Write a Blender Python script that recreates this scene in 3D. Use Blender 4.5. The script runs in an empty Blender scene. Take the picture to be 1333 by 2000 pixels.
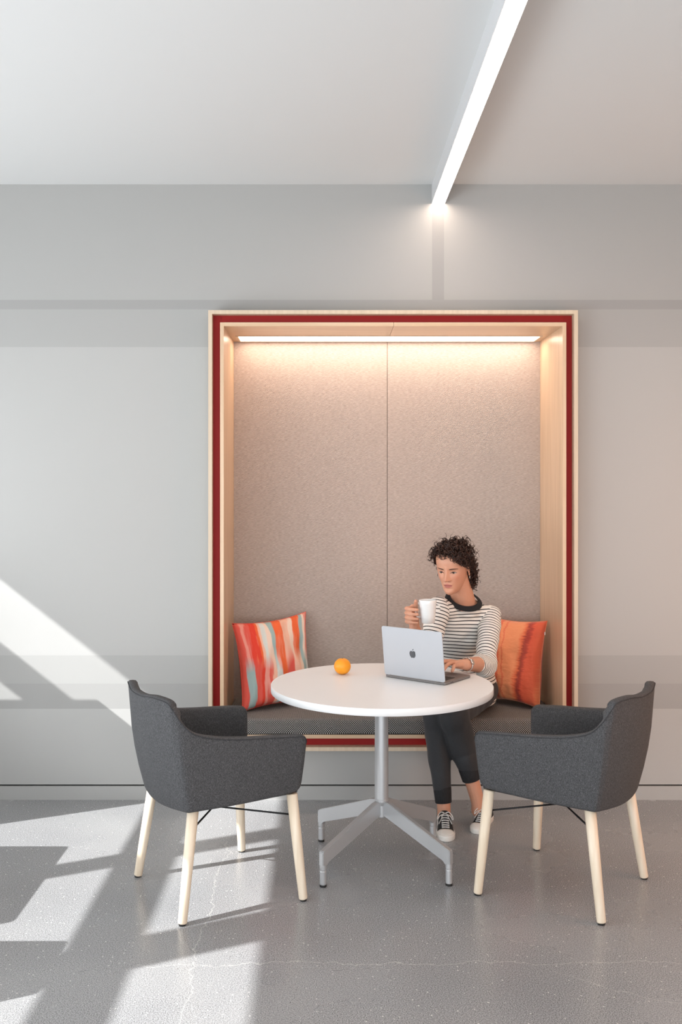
import bpy, bmesh, math, random
from mathutils import Vector, Matrix, noise
random.seed(7)
S = bpy.context.scene
C = S.collection
# ------------------------------------------------------------------ camera
F, CX, CY, H = 1850.0, 641.0, 957.0, 1.54
cam_d = bpy.data.cameras.new('camera'); cam = bpy.data.objects.new('camera', cam_d); C.objects.link(cam)
cam.location = (0, 0, H); cam.rotation_euler = (math.pi/2, 0, 0)
cam_d.sensor_fit = 'VERTICAL'; cam_d.sensor_height = 36; cam_d.sensor_width = 24
cam_d.lens = 36*F/2000; cam_d.shift_x = (666.5-CX)/2000; cam_d.shift_y = -(1000-CY)/2000
cam_d.clip_start = 0.05
S.camera = cam
# ------------------------------------------------------------------ world, sun, lights, exposure
w = bpy.data.worlds.new('world'); S.world = w; w.use_nodes = True
bg = w.node_tree.nodes['Background']; bg.inputs[0].default_value = (0.86, 0.93, 1.0, 1); bg.inputs[1].default_value = 1.5
S.view_settings.view_transform = 'Standard'; S.view_settings.look = 'None'
S.view_settings.exposure = 0.10; S.view_settings.gamma = 1.0
SUN = Vector((1.0, 0.48, -0.785)).normalized()
sd = bpy.data.lights.new('sun', 'SUN'); sun = bpy.data.objects.new('sun', sd); C.objects.link(sun)
sd.energy = 8.5; sd.angle = math.radians(0.55); sd.color = (1, .99, .975)
sun.rotation_euler = SUN.to_track_quat('-Z', 'Y').to_euler(); sun.location = (-6, -2, 5)
def area(name, loc, target, sx, sy, power, col):
    d = bpy.data.lights.new(name, 'AREA'); o = bpy.data.objects.new(name, d); C.objects.link(o)
    d.shape = 'RECTANGLE'; d.size = sx; d.size_y = sy; d.energy = power; d.color = col
    o.location = loc; o.rotation_euler = (Vector(target)-Vector(loc)).to_track_quat('-Z', 'Y').to_euler()
    return o
area('fill_behind_camera', (0.0, -3.6, 1.1), (0.5, 4.7, 1.0), 5.0, 2.0, 118, (.97, .99, 1))  # added soft fill from behind the camera, brightens ceiling and low walls
area('side_daylight', (-2.85, 1.9, .95), (1.0, 3.2, 2.2), 4.6, 1.5, 84, (.95, .98, 1))
area('warm_room_light', (2.7, 3.2, 1.2), (1.2, 4.5, 0.7), 1.4, 1.8, 20, (1, .47, .24))

# ------------------------------------------------------------------ helpers
def tag(o, label=None, cat=None, group=None, kind=None):
    if label: o['label'] = label
    if cat: o['category'] = cat
    if group: o['group'] = group
    if kind: o['kind'] = kind
    return o
def empty(name, loc, rz=0, label=None, cat=None, group=None):
    o = bpy.data.objects.new(name, None); C.objects.link(o); o.empty_display_size = .1
    o.location = loc; o.rotation_euler = (0, 0, rz)
    return tag(o, label, cat, group)
def obj(name, bm, m, parent=None, smooth=False, world=False):
    me = bpy.data.meshes.new(name)
    if isinstance(bm, bmesh.types.BMesh):
        bmesh.ops.recalc_face_normals(bm, faces=bm.faces[:])
        bm.to_mesh(me); bm.free()
    else:
        me = bm; me.name = name
    o = bpy.data.objects.new(name, me); C.objects.link(o)
    if m: 
        me.materials.clear(); me.materials.append(m)
    if smooth:
        for p in me.polygons: p.use_smooth = True
    if parent:
        o.parent = parent
        if world:   # mesh is in world coordinates
            Mx = Matrix.LocRotScale(parent.location, parent.rotation_euler, None)
            if parent.parent:
                Mx = Matrix.LocRotScale(parent.parent.location, parent.parent.rotation_euler, None) @ Mx
            me.transform(Mx.inverted())
    return o
def box(bm, a, b, bev=0, M=None):
    a = Vector(a); b = Vector(b)
    r = bmesh.ops.create_cube(bm, size=1)
    vs = r['verts']
    for v in vs:
        v.co = Vector(((a.x+b.x)/2+v.co.x*(b.x-a.x), (a.y+b.y)/2+v.co.y*(b.y-a.y), (a.z+b.z)/2+v.co.z*(b.z-a.z)))
    if bev:
        es = list({e for v in vs for e in v.link_edges})
        rr = bmesh.ops.bevel(bm, geom=es, offset=bev, segments=3, affect='EDGES', profile=.5)
        vs = list({v for f in rr['faces'] for v in f.verts} | {v for v in vs if v.is_valid})
    if M:
        for v in vs: v.co = M @ v.co
    return vs
def quadbox(bm, p):   # 8 points: bottom 4 then top 4
    v = [bm.verts.new(q) for q in p]
    for f in ((0,1,2,3), (4,5,6,7), (0,1,5,4), (1,2,6,5), (2,3,7,6), (3,0,4,7)): bm.faces.new([v[i] for i in f])
    return v
def cat(pts, n):
    """Catmull-Rom through tuples, n samples per span"""
    out = []
    P = [tuple(p) for p in pts]; P = [P[0]]+P+[P[-1]]
    for i in range(1, len(P)-2):
        p0, p1, p2, p3 = P[i-1], P[i], P[i+1], P[i+2]
        for k in range(n):
            t = k/n
            out.append(tuple(.5*((2*b)+(-a+c)*t+(2*a-5*b+4*c-d)*t*t+(-a+3*b-3*c+d)*t**3) for a, b, c, d in zip(p0, p1, p2, p3)))
    out.append(P[-2]); return out
def tube(bm, pts, radii, seg=10, flat=None, up=None, caps=True):
    """loft of circles/ellipses; flat=ratio of second radius (float or list), up = reference vector"""
    pts = [Vector(p[:3]) for p in pts]; n = len(pts)
    if not hasattr(radii, '__len__'): radii = [radii]*n
    if flat is None: flat = 1
    if not hasattr(flat, '__len__'): flat = [flat]*n
    ref = Vector(up) if up else None
    rings = []; prev = None
    for i, p in enumerate(pts):
        t = (pts[min(i+1, n-1)]-pts[max(i-1, 0)])
        if t.length < 1e-9: t = Vector((0, 0, 1))
        t.normalize()
        if ref is not None:
            a = (ref-ref.dot(t)*t)
        elif prev is not None: a = prev-prev.dot(t)*t
        else:
            a = Vector((0, 0, 1)) if abs(t.z) < .9 else Vector((1, 0, 0)); a = a-a.dot(t)*t
        a.normalize(); prev = a; b = t.cross(a)
        rings.append([bm.verts.new(p+a*math.cos(2*math.pi*k/seg)*radii[i]+b*math.sin(2*math.pi*k/seg)*radii[i]*flat[i]) for k in range(seg)])
    for i in range(n-1):
        for k in range(seg):
            bm.faces.new((rings[i][k], rings[i][(k+1) % seg], rings[i+1][(k+1) % seg], rings[i+1][k]))
    if caps:
        bm.faces.new(rings[0]); bm.faces.new(rings[-1])
    return rings
def limb(bm, pts, n=5, seg=16, flat=None, up=None):
    """pts: (x,y,z,r) smooth limb with round ends"""
    q = cat(pts, n); P = [Vector(a[:3]) for a in q]; R = [a[3] for a in q]
    t0 = (P[0]-P[1]).normalized(); t1 = (P[-1]-P[-2]).normalized()
    A = [(P[0]+t0*R[0]*math.sin(a), R[0]*math.cos(a)) for a in (1.45, 1.1, .7, .35)]
    B = [(P[-1]+t1*R[-1]*math.sin(a), R[-1]*math.cos(a)) for a in (.35, .7, 1.1, 1.45)]
    P = [a[0] for a in A]+P+[b[0] for b in B]; R = [a[1] for a in A]+R+[b[1] for b in B]
    tube(bm, P, R, seg, flat, up)
def lathe(bm, prof, seg=32, M=None):
    rings = []
    for r, z in prof:
        rings.append([bm.verts.new((r*math.cos(2*math.pi*k/seg), r*math.sin(2*math.pi*k/seg), z)) for k in range(seg)])
    for i in range(len(prof)-1):
        for k in range(seg):
            bm.faces.new((rings[i][k], rings[i][(k+1) % seg], rings[i+1][(k+1) % seg], rings[i+1][k]))
    bm.faces.new(rings[0]); bm.faces.new(rings[-1])
    if M:
        for r in rings:
            for v in r: v.co = M @ v.co
    return rings
def ellipsoid(bm, c, r, M=None, seg=24):
    vs = bmesh.ops.create_uvsphere(bm, u_segments=seg, v_segments=seg//2, radius=1)['verts']
    for v in vs:
        v.co = Vector((v.co.x*r[0], v.co.y*r[1], v.co.z*r[2]))
        if M: v.co = M.to_3x3() @ v.co
        v.co += Vector(c)
def voxel(bm, size, smooth=0, fac=.5, disp=None):
    """union of the closed pieces in bm as one continuous mesh"""
    bmesh.ops.recalc_face_normals(bm, faces=bm.faces[:])
    me = bpy.data.meshes.new('tmp'); bm.to_mesh(me); bm.free()
    o = bpy.data.objects.new('tmp', me); C.objects.link(o)
    m = o.modifiers.new('r', 'REMESH'); m.mode = 'VOXEL'; m.voxel_size = size; m.adaptivity = 0
    if smooth:
        s = o.modifiers.new('s', 'SMOOTH'); s.iterations = smooth; s.factor = fac
    dg = bpy.context.evaluated_depsgraph_get(); dg.update()
    out = bpy.data.meshes.new_from_object(o.evaluated_get(dg))
    bpy.data.objects.remove(o); bpy.data.meshes.remove(me)
    if disp:
        nn = [v.normal.copy() for v in out.vertices]
        for v, n_ in zip(out.vertices, nn):
            v.co = v.co+n_*disp(v.co)
    for p in out.polygons: p.use_smooth = True
    return out
def px(x, y, Y):   # photograph pixel -> world point at distance Y
    return Vector(((x-CX)*Y/F, Y, H-(y-CY)*Y/F))
# ------------------------------------------------------------------ materials
class MT:
    def __init__(s, name, col=(.5, .5, .5), rough=.5, metal=0, **kw):
        s.m = bpy.data.materials.new(name); s.m.use_nodes = True; s.nt = s.m.node_tree
        s.b = s.nt.nodes['Principled BSDF']
        s.b.inputs['Base Color'].default_value = (*col, 1); s.b.inputs['Roughness'].default_value = rough
        s.b.inputs['Metallic'].default_value = metal
        for k, v in kw.items(): s.b.inputs[k.replace('_', ' ')].default_value = v
    def n(s, t, **kw):
        nd = s.nt.nodes.new(t)
        for k, v in kw.items():
            if hasattr(nd, k): setattr(nd, k, v)
            else: nd.inputs[k].default_value = v
        return nd
    def l(s, a, b): s.nt.links.new(a, b)
    def obco(s):
        return s.n('ShaderNodeTexCoord').outputs['Object']
    def math(s, op, a, b=0, c=0):
        nd = s.n('ShaderNodeMath', operation=op)
        for i, v in enumerate((a, b, c)):
            if hasattr(v, 'is_linked') or hasattr(v, 'links'): s.l(v, nd.inputs[i])
            else: nd.inputs[i].default_value = v
        return nd.outputs[0]
    def mix(s, f, a, b, mode='MIX'):
        nd = s.n('ShaderNodeMix', data_type='RGBA', blend_type=mode)
        for sock, v in ((nd.inputs[0], f), (nd.inputs[6], a), (nd.inputs[7], b)):
            if hasattr(v, 'links'): s.l(v, sock)
            elif isinstance(v, tuple): sock.default_value = (*v[:3], 1)
            else: sock.default_value = v
        return nd.outputs[2]
    def col(s, sock): s.l(sock, s.b.inputs['Base Color'])
    def bump(s, sock, strength=.3, dist=.002):
        b = s.n('ShaderNodeBump'); b.inputs['Strength'].default_value = strength; b.inputs['Distance'].default_value = dist
        s.l(sock, b.inputs['Height']); s.l(b.outputs[0], s.b.inputs['Normal'])
    def noise(s, scale, detail=3, vec=None, rough=.5):
        nd = s.n('ShaderNodeTexNoise'); nd.inputs['Scale'].default_value = scale; nd.inputs['Detail'].default_value = detail
        nd.inputs['Roughness'].default_value = rough
        s.l(vec if vec is not None else s.obco(), nd.inputs['Vector']); return nd.outputs['Fac']
    def ramp(s, f, stops, interp='LINEAR'):
        nd = s.n('ShaderNodeValToRGB'); cr = nd.color_ramp; cr.interpolation = interp
        while len(cr.elements) > 1: cr.elements.remove(cr.elements[-1])
        cr.elements[0].position = stops[0][0]; cr.elements[0].color = (*stops[0][1][:3], 1)
        for p, c in stops[1:]:
            e = cr.elements.new(p); e.color = (*c[:3], 1)
        s.l(f, nd.inputs[0]); return nd.outputs[0]
    def sep(s, vec=None):
        nd = s.n('ShaderNodeSeparateXYZ'); s.l(vec if vec is not None else s.obco(), nd.inputs[0]); return nd.outputs
    def scale(s, v, vec=None):
        nd = s.n('ShaderNodeMapping'); nd.inputs['Scale'].default_value = v
        s.l(vec if vec is not None else s.obco(), nd.inputs[0]); return nd.outputs[0]
def emis(name, col, st):
    m = bpy.data.materials.new(name); m.use_nodes = True; nt = m.node_tree; nt.nodes.clear()
    e = nt.nodes.new('ShaderNodeEmission'); e.inputs[0].default_value = (*col, 1); e.inputs[1].default_value = st
    o = nt.nodes.new('ShaderNodeOutputMaterial'); nt.links.new(e.outputs[0], o.inputs[0]); return m

def wall_material():
    t = MT('painted_wall', rough=.75); x, y, z = t.sep()
    # tone-on-tone painted bands by height
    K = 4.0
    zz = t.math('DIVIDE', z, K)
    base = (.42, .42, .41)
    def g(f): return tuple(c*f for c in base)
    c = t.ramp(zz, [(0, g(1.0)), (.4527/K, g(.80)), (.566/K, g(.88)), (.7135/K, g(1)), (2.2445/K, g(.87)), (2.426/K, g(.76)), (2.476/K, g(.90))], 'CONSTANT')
    inx = t.math('MULTIPLY', t.math('GREATER_THAN', x, .5175), t.math('LESS_THAN', x, .577))
    inx = t.math('MULTIPLY', inx, t.math('GREATER_THAN', z, 2.476))
    c = t.mix(inx, c, g(.77))
    t.col(c); t.bump(t.noise(220, 2), .05, .001)
    return t.m
def floor_material():
    t = MT('polished_concrete', rough=.3); co = t.obco(); x, y, z = t.sep(co)
    n1 = t.noise(1.3, 5); n2 = t.noise(270, 3, rough=.7)
    c = t.ramp(n1, [(.3, (.265, .27, .28)), (.7, (.335, .34, .345))])
    sp = t.ramp(n2, [(.34, (.35, .35, .35)), (.5, (1, 1, 1)), (.66, (1.75, 1.74, 1.72))]); c = t.mix(1.0, c, sp, 'MULTIPLY')
    v = t.n('ShaderNodeTexVoronoi'); v.inputs['Scale'].default_value = 62; t.l(co, v.inputs['Vector'])
    vr = t.sep(v.outputs['Color'])[0]
    fl = t.math('MULTIPLY', t.math('LESS_THAN', v.outputs['Distance'], .17), t.math('GREATER_THAN', vr, .80))
    c = t.mix(t.math('MULTIPLY', fl, .85), c, (.72, .71, .69))
    fd = t.math('MULTIPLY', t.math('LESS_THAN', v.outputs['Distance'], .14), t.math('LESS_THAN', vr, .035))
    c = t.mix(t.math('MULTIPLY', fd, .7), c, (.06, .055, .05))
    # hairline cracks
    nc = t.noise(3.2, 8, rough=.65); nf = t.noise(26, 3)
    wob = t.math('ADD', t.math('MULTIPLY', t.math('SUBTRACT', nc, .5), .16), t.math('MULTIPLY', t.math('SUBTRACT', nf, .5), .02))
    def line(coord, at, lo_c, lo, hi, wdt=.0016):
        d = t.math('ABSOLUTE', t.math('SUBTRACT', t.math('ADD', coord, wob), at))
        m = t.math('LESS_THAN', d, wdt)
        m = t.math('MULTIPLY', m, t.math('GREATER_THAN', lo_c, lo)); return t.math('MULTIPLY', m, t.math('LESS_THAN', lo_c, hi))
    k = t.math('MAXIMUM', line(y, 3.08, x, -.62, 6), line(x, -.43, y, 2.3, 4.15))
    k = t.math('MAXIMUM', k, line(t.math('ADD', y, t.math('MULTIPLY', x, .55)), 3.42, x, .72, 2, .0012))
    c = t.mix(t.math('MULTIPLY', k, .6), c, (.56, .56, .54))
    t.col(c)
    t.l(t.ramp(n1, [(.3, (.20, .20, .20)), (.75, (.34, .34, .34))]), t.b.inputs['Roughness'])
    t.bump(n2, .06, .0006)
    return t.m
def wood(name, c1, c2, rough=.35, axis=2, sc=1):
    t = MT(name, rough=rough)
    s = [55*sc, 55*sc, 55*sc]; s[axis] = 2.2*sc
    v = t.scale(s); n = t.noise(1.0, 4, v)
    t.col(t.ramp(n, [(.3, c1), (.7, c2)])); t.bump(n, .04, .001); return t.m
def panel_fabric():
    t = MT('woven_panel', rough=.95); x, y, z = t.sep()
    # diagonal twill
    a = t.math('SUBTRACT', x, z)
    wv = t.math('SINE', t.math('MULTIPLY', a, 2*math.pi/.0078))
    st = t.noise(1.0, 2, t.scale((60, 60, 900)))
    hh = t.math('SINE', t.math('MULTIPLY', z, 2*math.pi/.0067))
    f = t.math('ADD', t.math('MULTIPLY', wv, .22), t.math('MULTIPLY', hh, .03)); f = t.math('ADD', f, st)
    c = t.ramp(f, [(.1, (.22, .165, .14)), (.5, (.44, .36, .315)), (.95, (.68, .58, .52))])
    t.col(c); t.bump(f, .5, .001); return t.m
def seat_fabric():
    t = MT('bench_weave', rough=.95); x, y, z = t.sep()
    p = 2*math.pi/.0105
    ch = t.math('MULTIPLY', t.math('SINE', t.math('MULTIPLY', x, p)), t.math('SINE', t.math('MULTIPLY', t.math('ADD', z, y), p)))
    f = t.math('ADD', t.math('MULTIPLY', ch, .5), .5)
    f = t.math('ADD', f, t.math('MULTIPLY', t.math('SUBTRACT', t.noise(500, 2), .5), .5))
    t.col(t.ramp(f, [(.45, (.012, .012, .012)), (.72, (.30, .285, .27)), (.9, (.62, .60, .57))])); t.bump(f, .4, .001); return t.m
def chair_fabric():
    t = MT('charcoal_wool', rough=.95)
    n = t.noise(620, 3, rough=.7); n2 = t.noise(1, 2, t.scale((420, 420, 160)))
    f = t.math('ADD', t.math('MULTIPLY', n, .7), t.math('MULTIPLY', n2, .3))
    t.col(t.ramp(f, [(.36, (.020, .020, .022)), (.5, (.055, .055, .058)), (.66, (.155, .155, .16))])); t.bump(f, .4, .001); return t.m
def weave(name, col, col2, sc=700, rough=.9):
    t = MT(name, rough=rough); n = t.noise(sc, 2); t.col(t.ramp(n, [(.3, col), (.7, col2)])); t.bump(n, .2, .0006); return t.m

M = {}
M['wall'] = wall_material(); M['floor'] = floor_material()
_t = MT('ceiling_paint', (.66, .675, .675), .8); _t.bump(_t.noise(150, 2), .04, .001); M['ceiling'] = _t.m
_t = MT('plain_white_paint', (.70, .71, .72), .7); _t.bump(_t.noise(150, 2), .04, .001); M['plain'] = _t.m
M['oak'] = wood('maple_veneer', (.58, .40, .25), (.69, .50, .34), .33, 2)
M['oakx'] = wood('maple_veneer_across', (.58, .40, .25), (.69, .50, .34), .33, 0)
M['edge'] = wood('maple_edge', (.56, .45, .33), (.66, .54, .41), .5, 2)
M['leg'] = wood('beech_leg', (.72, .59, .44), (.82, .71, .57), .4, 2)
_t = MT('red_lacquer', (.30, .010, .009), .55, Specular_IOR_Level=.25); _t.bump(_t.noise(200, 2), .03, .001); M['red'] = _t.m
M['panel'] = panel_fabric(); M['seat'] = seat_fabric(); M['chair'] = chair_fabric()
M['piping'] = weave('charcoal_piping', (.02, .02, .022), (.05, .05, .055))
_t = MT('dark_gap', (.01, .01, .01), .9); M['gap'] = _t.m
M['tubelight'] = emis('linear_diffuser', (1.0, .80, .67), 18)
M['nichelight'] = emis('alcove_diffuser', (1.0, .77, .61), 9.5)
_t = MT('fixture_paint', (.62, .63, .64), .5); _t.bump(_t.noise(90, 2), .02, .001); M['fixture'] = _t.m
_t = MT('white_laminate', (.80, .80, .80), .38); _t.bump(_t.noise(300, 2), .02, .0005); M['laminate'] = _t.m
_t = MT('satin_aluminium', (.50, .505, .515), .38, .55); _t.bump(_t.noise(260, 2), .03, .0005); M['alu'] = _t.m
_t = MT('black_rubber', (.012, .012, .012), .6); M['rubber'] = _t.m
_t = MT('black_steel', (.015, .015, .016), .35, .6); M['blacksteel'] = _t.m

# ------------------------------------------------------------------ the room
D = 4.705; ZC = H+(CY-360)*D/F
NF = 4.60                       # front plane of the alcove frame
def nx(p): return (p-CX)*NF/F
def nz(p): return H-(p-CY)*NF/F
oxl, oxr, ozt, ozb = nx(407), nx(1129.8), nz(605.7), nz(1467)
ixl, ixr, izt, izb = nx(437.5), nx(1099.6), nz(637), nz(1435)
NB = 5.086
XL, XR, YB = -3.0, 5.0, -4.0
tag(obj('floor', (lambda b: (box(b, (XL-.3, YB, -.1), (XR, D+.6, 0)), b)[1])(bmesh.new()), M['floor']), kind='structure')
tag(obj('ceiling', (lambda b: (box(b, (XL-.3, YB, ZC), (XR, D+.6, ZC+.12)), b)[1])(bmesh.new()), M['ceiling']), kind='structure')
b = bmesh.new()
WB = D+.6
box(b, (XL-.3, D, .077), (oxl+.004, WB, ZC)); box(b, (oxr-.004, D, .077), (XR, WB, ZC))
box(b, (oxl+.004, D, ozt-.004), (oxr-.004, WB, ZC)); box(b, (oxl+.004, D, .077), (oxr-.004, WB, ozb+.004))
tag(obj('wall_back', b, M['wall']), kind='structure')
b = bmesh.new(); box(b, (XL, D+.012, .060), (XR, WB, .077))
tag(obj('trim_1', b, M['gap']), kind='structure')
b = bmesh.new(); box(b, (XL, D, 0), (XR, WB, .069))
_t = MT('skirting_paint', (.40, .40, .39), .6); _t.bump(_t.noise(150, 2), .03, .001)
tag(obj('baseboard_back', b, _t.m), kind='structure')
# left window wall: openings let the sun in, rails and mullions cast the shadows
b = bmesh.new()
wt = .10
def lw(y0, y1, z0, z1): box(b, (XL-wt, y0, z0), (XL, y1, z1))
lw(YB, D, 0, .30); lw(YB, D, 2.250, ZC); lw(YB, D, 1.739, 1.860)
for y0, y1 in ((2.845, 2.944), (1.905, 2.095), (.95, 1.10), (0.0, .15), (-.95, -.80), (-1.9, -1.73), (YB, -3.4), (4.62, D)):
    lw(y0, y1, .30, 1.739); lw(y0, y1, 1.86, 2.25)
tag(obj('wall_left', b, M['plain']), kind='structure')
b = bmesh.new(); box(b, (3.0, -1.5, 0), (3.12, D, ZC))  # unseen wall added to block open-side light and bounce a warm tone
_t = MT('warm_bounce_wall', (.56, .49, .43), .6); _t.bump(_t.noise(60, 2), .03, .001)
tag(obj('wall_right_bounce', b, _t.m), kind='structure')
# unseen low screen and two blocks left of the frame, added to shape the sun patches
b = bmesh.new(); box(b, (-2.45, 4.20, 0), (-1.85, 4.368, 1.054), .006)
tag(obj('shade_screen', b, M['plain']), kind='structure')
for x0, x1, y0, y1, hh in ((-2.5, -1.683, 3.105, 3.825, .45), (-2.3, -1.452, 2.62, 2.966, .45)):
    b = bmesh.new(); box(b, (x0, y0, 0), (x1, y1, hh), .015); box(b, (x0+.02, y0+.02, hh-.01), (x1-.02, y1-.02, hh+.004), .008)
    tag(obj('shade_block', b, M['plain']), kind='structure')

# ------------------------------------------------------------------ linear ceiling lamp
lx0, lx1 = (843.9-CX)*D/F, (870-CX)*D/F
lzb = H+(CY-397.5)*D/F
lamp = empty('linear_ceiling_lamp', ((lx0+lx1)/2, D, lzb), label='long white linear ceiling lamp running across the ceiling to the wall above the alcove', cat='ceiling lamp')
b = bmesh.new(); wl = (lx1-lx0)/2; hl = ZC-lzb
box(b, (-wl, YB-D+.2, .001), (-wl+.0022, 0, hl)); box(b, (wl-.0022, YB-D+.2, .001), (wl, 0, hl)); box(b, (-wl+.0022, YB-D+.2, .02), (wl-.0022, 0, hl))
box(b, (-wl+.0022, -.002, .001), (wl-.0022, 0, .02))
obj('housing', b, M['fixture'], lamp)
b = bmesh.new(); box(b, (-wl+.0022, YB-D+.2, .0005), (wl-.0022, -.002, .0195)); obj('diffuser', b, M['tubelight'], lamp)

# ------------------------------------------------------------------ alcove (framed niche)
alc = empty('alcove', ((oxl+oxr)/2, NF, ozb), label='tall maple-framed alcove with red reveal and woven back set into the grey wall', cat='alcove')
def frame_ring(bm, L, R, B, T, th, y0, y1):
    # mitred ring of four boards, outer rectangle L..R, B..T
    o = [(L, B), (R, B), (R, T), (L, T)]; i = [(L+th, B+th), (R-th, B+th), (R-th, T-th), (L+th, T-th)]
    for k in range(4):
        a, c = k, (k+1) % 4
        quadbox(bm, [(o[a][0], y0, o[a][1]), (o[c][0], y0, o[c][1]), (i[c][0], y0, i[c][1]), (i[a][0], y0, i[a][1]),
                     (o[a][0], y1, o[a][1]), (o[c][0], y1, o[c][1]), (i[c][0], y1, i[c][1]), (i[a][0], y1, i[a][1])])
th = .0185; irl, irr, irb, irt = ixl-th, ixr+th, izb-th, izt+th
b = bmesh.new(); frame_ring(b, oxl, oxr, ozb, ozt, .0185, NF, D+.12); obj('outer_frame', b, M['edge'], alc, world=True)
b = bmesh.new()
for (x0, x1, z0, z1) in ((oxl+.018, irl+.001, ozb+.018, ozt-.018), (irr-.001, oxr-.018, ozb+.018, ozt-.018), (irl, irr, ozb+.018, irb+.001), (irl, irr, irt-.001, ozt-.018)):
    box(b, (x0, NF+.046, z0), (x1, NF+.058, z1))
obj('red_reveal', b, M['red'], alc, world=True)
b = bmesh.new(); frame_ring(b, irl, irr, irb, irt, .002, NF-.0006, NF+.012)
b.free()
xm = (757-CX)*NB/F
def board(name, a, c, m):
    bb = bmesh.new(); box(bb, a, c, .0012); return obj(name, bb, m, alc, world=True)
board('side_board', (irl, NF, irb), (ixl, NB+.02, irt), M['oak'])
board('side_board', (ixr, NF, irb), (irr, NB+.02, irt), M['oak'])
LY0, LY1, LXa, LXb = 4.895, 5.068, -.478, 1.112
# top boards, with the slot of the lamp left open
bb = bmesh.new()
box(bb, (ixl, NF, izt), (xm-.0008, LY0, irt)); box(bb, (xm+.0008, NF, izt), (ixr, LY0, irt))
box(bb, (ixl, LY1, izt), (ixr, NB+.02, irt)); box(bb, (ixl, LY0, izt), (LXa, LY1, irt)); box(bb, (LXb, LY0, izt), (ixr, LY1, irt))
obj('top_board', bb, M['oakx'], alc, world=True)
board('bottom_board', (ixl, NF, irb), (ixr, NB+.02, izb), M['oakx'])
board('back_panel', (ixl, NB, izb), (xm-.0012, NB+.02, izt), M['panel'])
board('back_panel', (xm+.0012, NB, izb), (ixr, NB+.02, izt), M['panel'])
bb = bmesh.new(); box(bb, (ixl, NB+.019, izb), (ixr, NB+.03, izt)); obj('backing_board', bb, M['gap'], alc, world=True)
bb = bmesh.new()
frame = [(LXa, LXb, LY0, LY0+.008), (LXa, LXb, LY1-.008, LY1), (LXa, LXa+.012, LY0+.008, LY1-.008), (LXb-.012, LXb, LY0+.008, LY1-.008)]
for x0, x1, y0, y1 in frame: box(bb, (x0, y0, izt-.003), (x1, y1, irt))
bb2 = bmesh.new(); box(bb2, (LXa+.012, LY0+.008, izt+.001), (LXb-.012, LY1-.008, izt+.006))
lt = obj('lamp_trim', bb, M['edge'], alc, world=True)
dfo = obj('lamp_diffuser', bb2, M['nichelight'], alc, world=True)

# seat cushion
b = bmesh.new(); box(b, (ixl+.004, NF-.012, izb+.001), (ixr-.004, NB-.003, .433), .016)
bmesh.ops.subdivide_edges(b, edges=[e for e in b.edges if e.calc_length() > .2], cuts=12, use_grid_fill=True)
for v in b.verts:
    if v.co.z > .42: v.co.z -= .006*noise.noise(v.co*5)+.003*abs((v.co.x-.317)/.83)
    elif v.co.y < NF+.01: v.co.y += .004*noise.noise(v.co*7)
tag(obj('bench_cushion', b, M['seat'], smooth=True), 'long black and white woven bench cushion lying in the alcove', 'cushion')

# ------------------------------------------------------------------ table
TX, TY, TZ, TR = .2225, 3.932, .737, .459
tb = empty('round_table', (TX, TY, 0), label='round white cafe table on a silver four-spoke pedestal', cat='table')
b = bmesh.new(); e = .0025
e = .0012; lathe(b, [(TR-.012, TZ-.0285), (TR-e, TZ-.0285), (TR, TZ-.0285+e), (TR, TZ-e), (TR-e, TZ)], 256)
obj('tabletop', b, M['laminate'], tb, smooth=False)
b = bmesh.new(); lathe(b, [(.10, TZ-.0360), (.10, TZ-.0285)], 40); obj('mounting_plate', b, M['alu'], tb)
b = bmesh.new(); lathe(b, [(.0285, .262), (.0285, TZ-.0355)], 48); obj('column', b, M['alu'], tb, smooth=False)
for p in tb.children[-1].data.polygons: p.use_smooth = len(p.vertices) == 4
b = bmesh.new(); lathe(b, [(.0215, .186), (.023, .190), (.0235, .235), (.0285, .248), (.0295, .252), (.0295, .2605), (.0285, .262)], 48); obj('hub', b, M['alu'], tb)
for p in tb.children[-1].data.polygons: p.use_smooth = len(p.vertices) == 4
for (fx, fy) in ((631.5, 1731.5), (877.5, 1729), (846, 1641.5), (628, 1643)):
    Y = F*H/(fy-CY); P = Vector(((fx-CX)*Y/F-TX, Y-TY, 0)); L = P.length; d = P.normalized(); s = Vector((-d.y, d.x, 0))
    lg = bmesh.new()
    def pt(r, z, k): return d*r+s*k+Vector((0, 0, z))
    prof = [(.014, .196, .0115), (.014, .256, .0115), (.05, .250, .0115), (L+.008, .139, .0115), (L+.012, .133, .0115), (L+.012, .082, .0115), (L-.012, .079, .0115), (L-.020, .095, .0115)]
    va = [lg.verts.new(pt(r, z, k)) for r, z, k in prof]; vb = [lg.verts.new(pt(r, z, -k)) for r, z, k in prof]
    n = len(prof)
    lg.faces.new(va); lg.faces.new(vb)
    for i in range(n): lg.faces.new((va[i], va[(i+1) % n], vb[(i+1) % n], vb[i]))
    bmesh.ops.bevel(lg, geom=lg.edges[:], offset=.0025, segments=2, affect='EDGES')
    lo = obj('leg', lg, M['alu'], tb)
    g = bmesh.new(); Mt = Matrix.Translation(P)
    lathe(g, [(.0125, .0085), (.0135, .011), (.0135, .060), (.0125, .062), (.0125, .066), (.0138, .068), (.0138, .086)], 20, Mt)
    obj('leveller', g, M['alu'], lo, smooth=False)
    g = bmesh.new(); lathe(g, [(.0125, .0), (.0135, .001), (.0135, .008), (.0125, .0088)], 20, Mt); obj('foot_pad', g, M['rubber'], lo)

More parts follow.
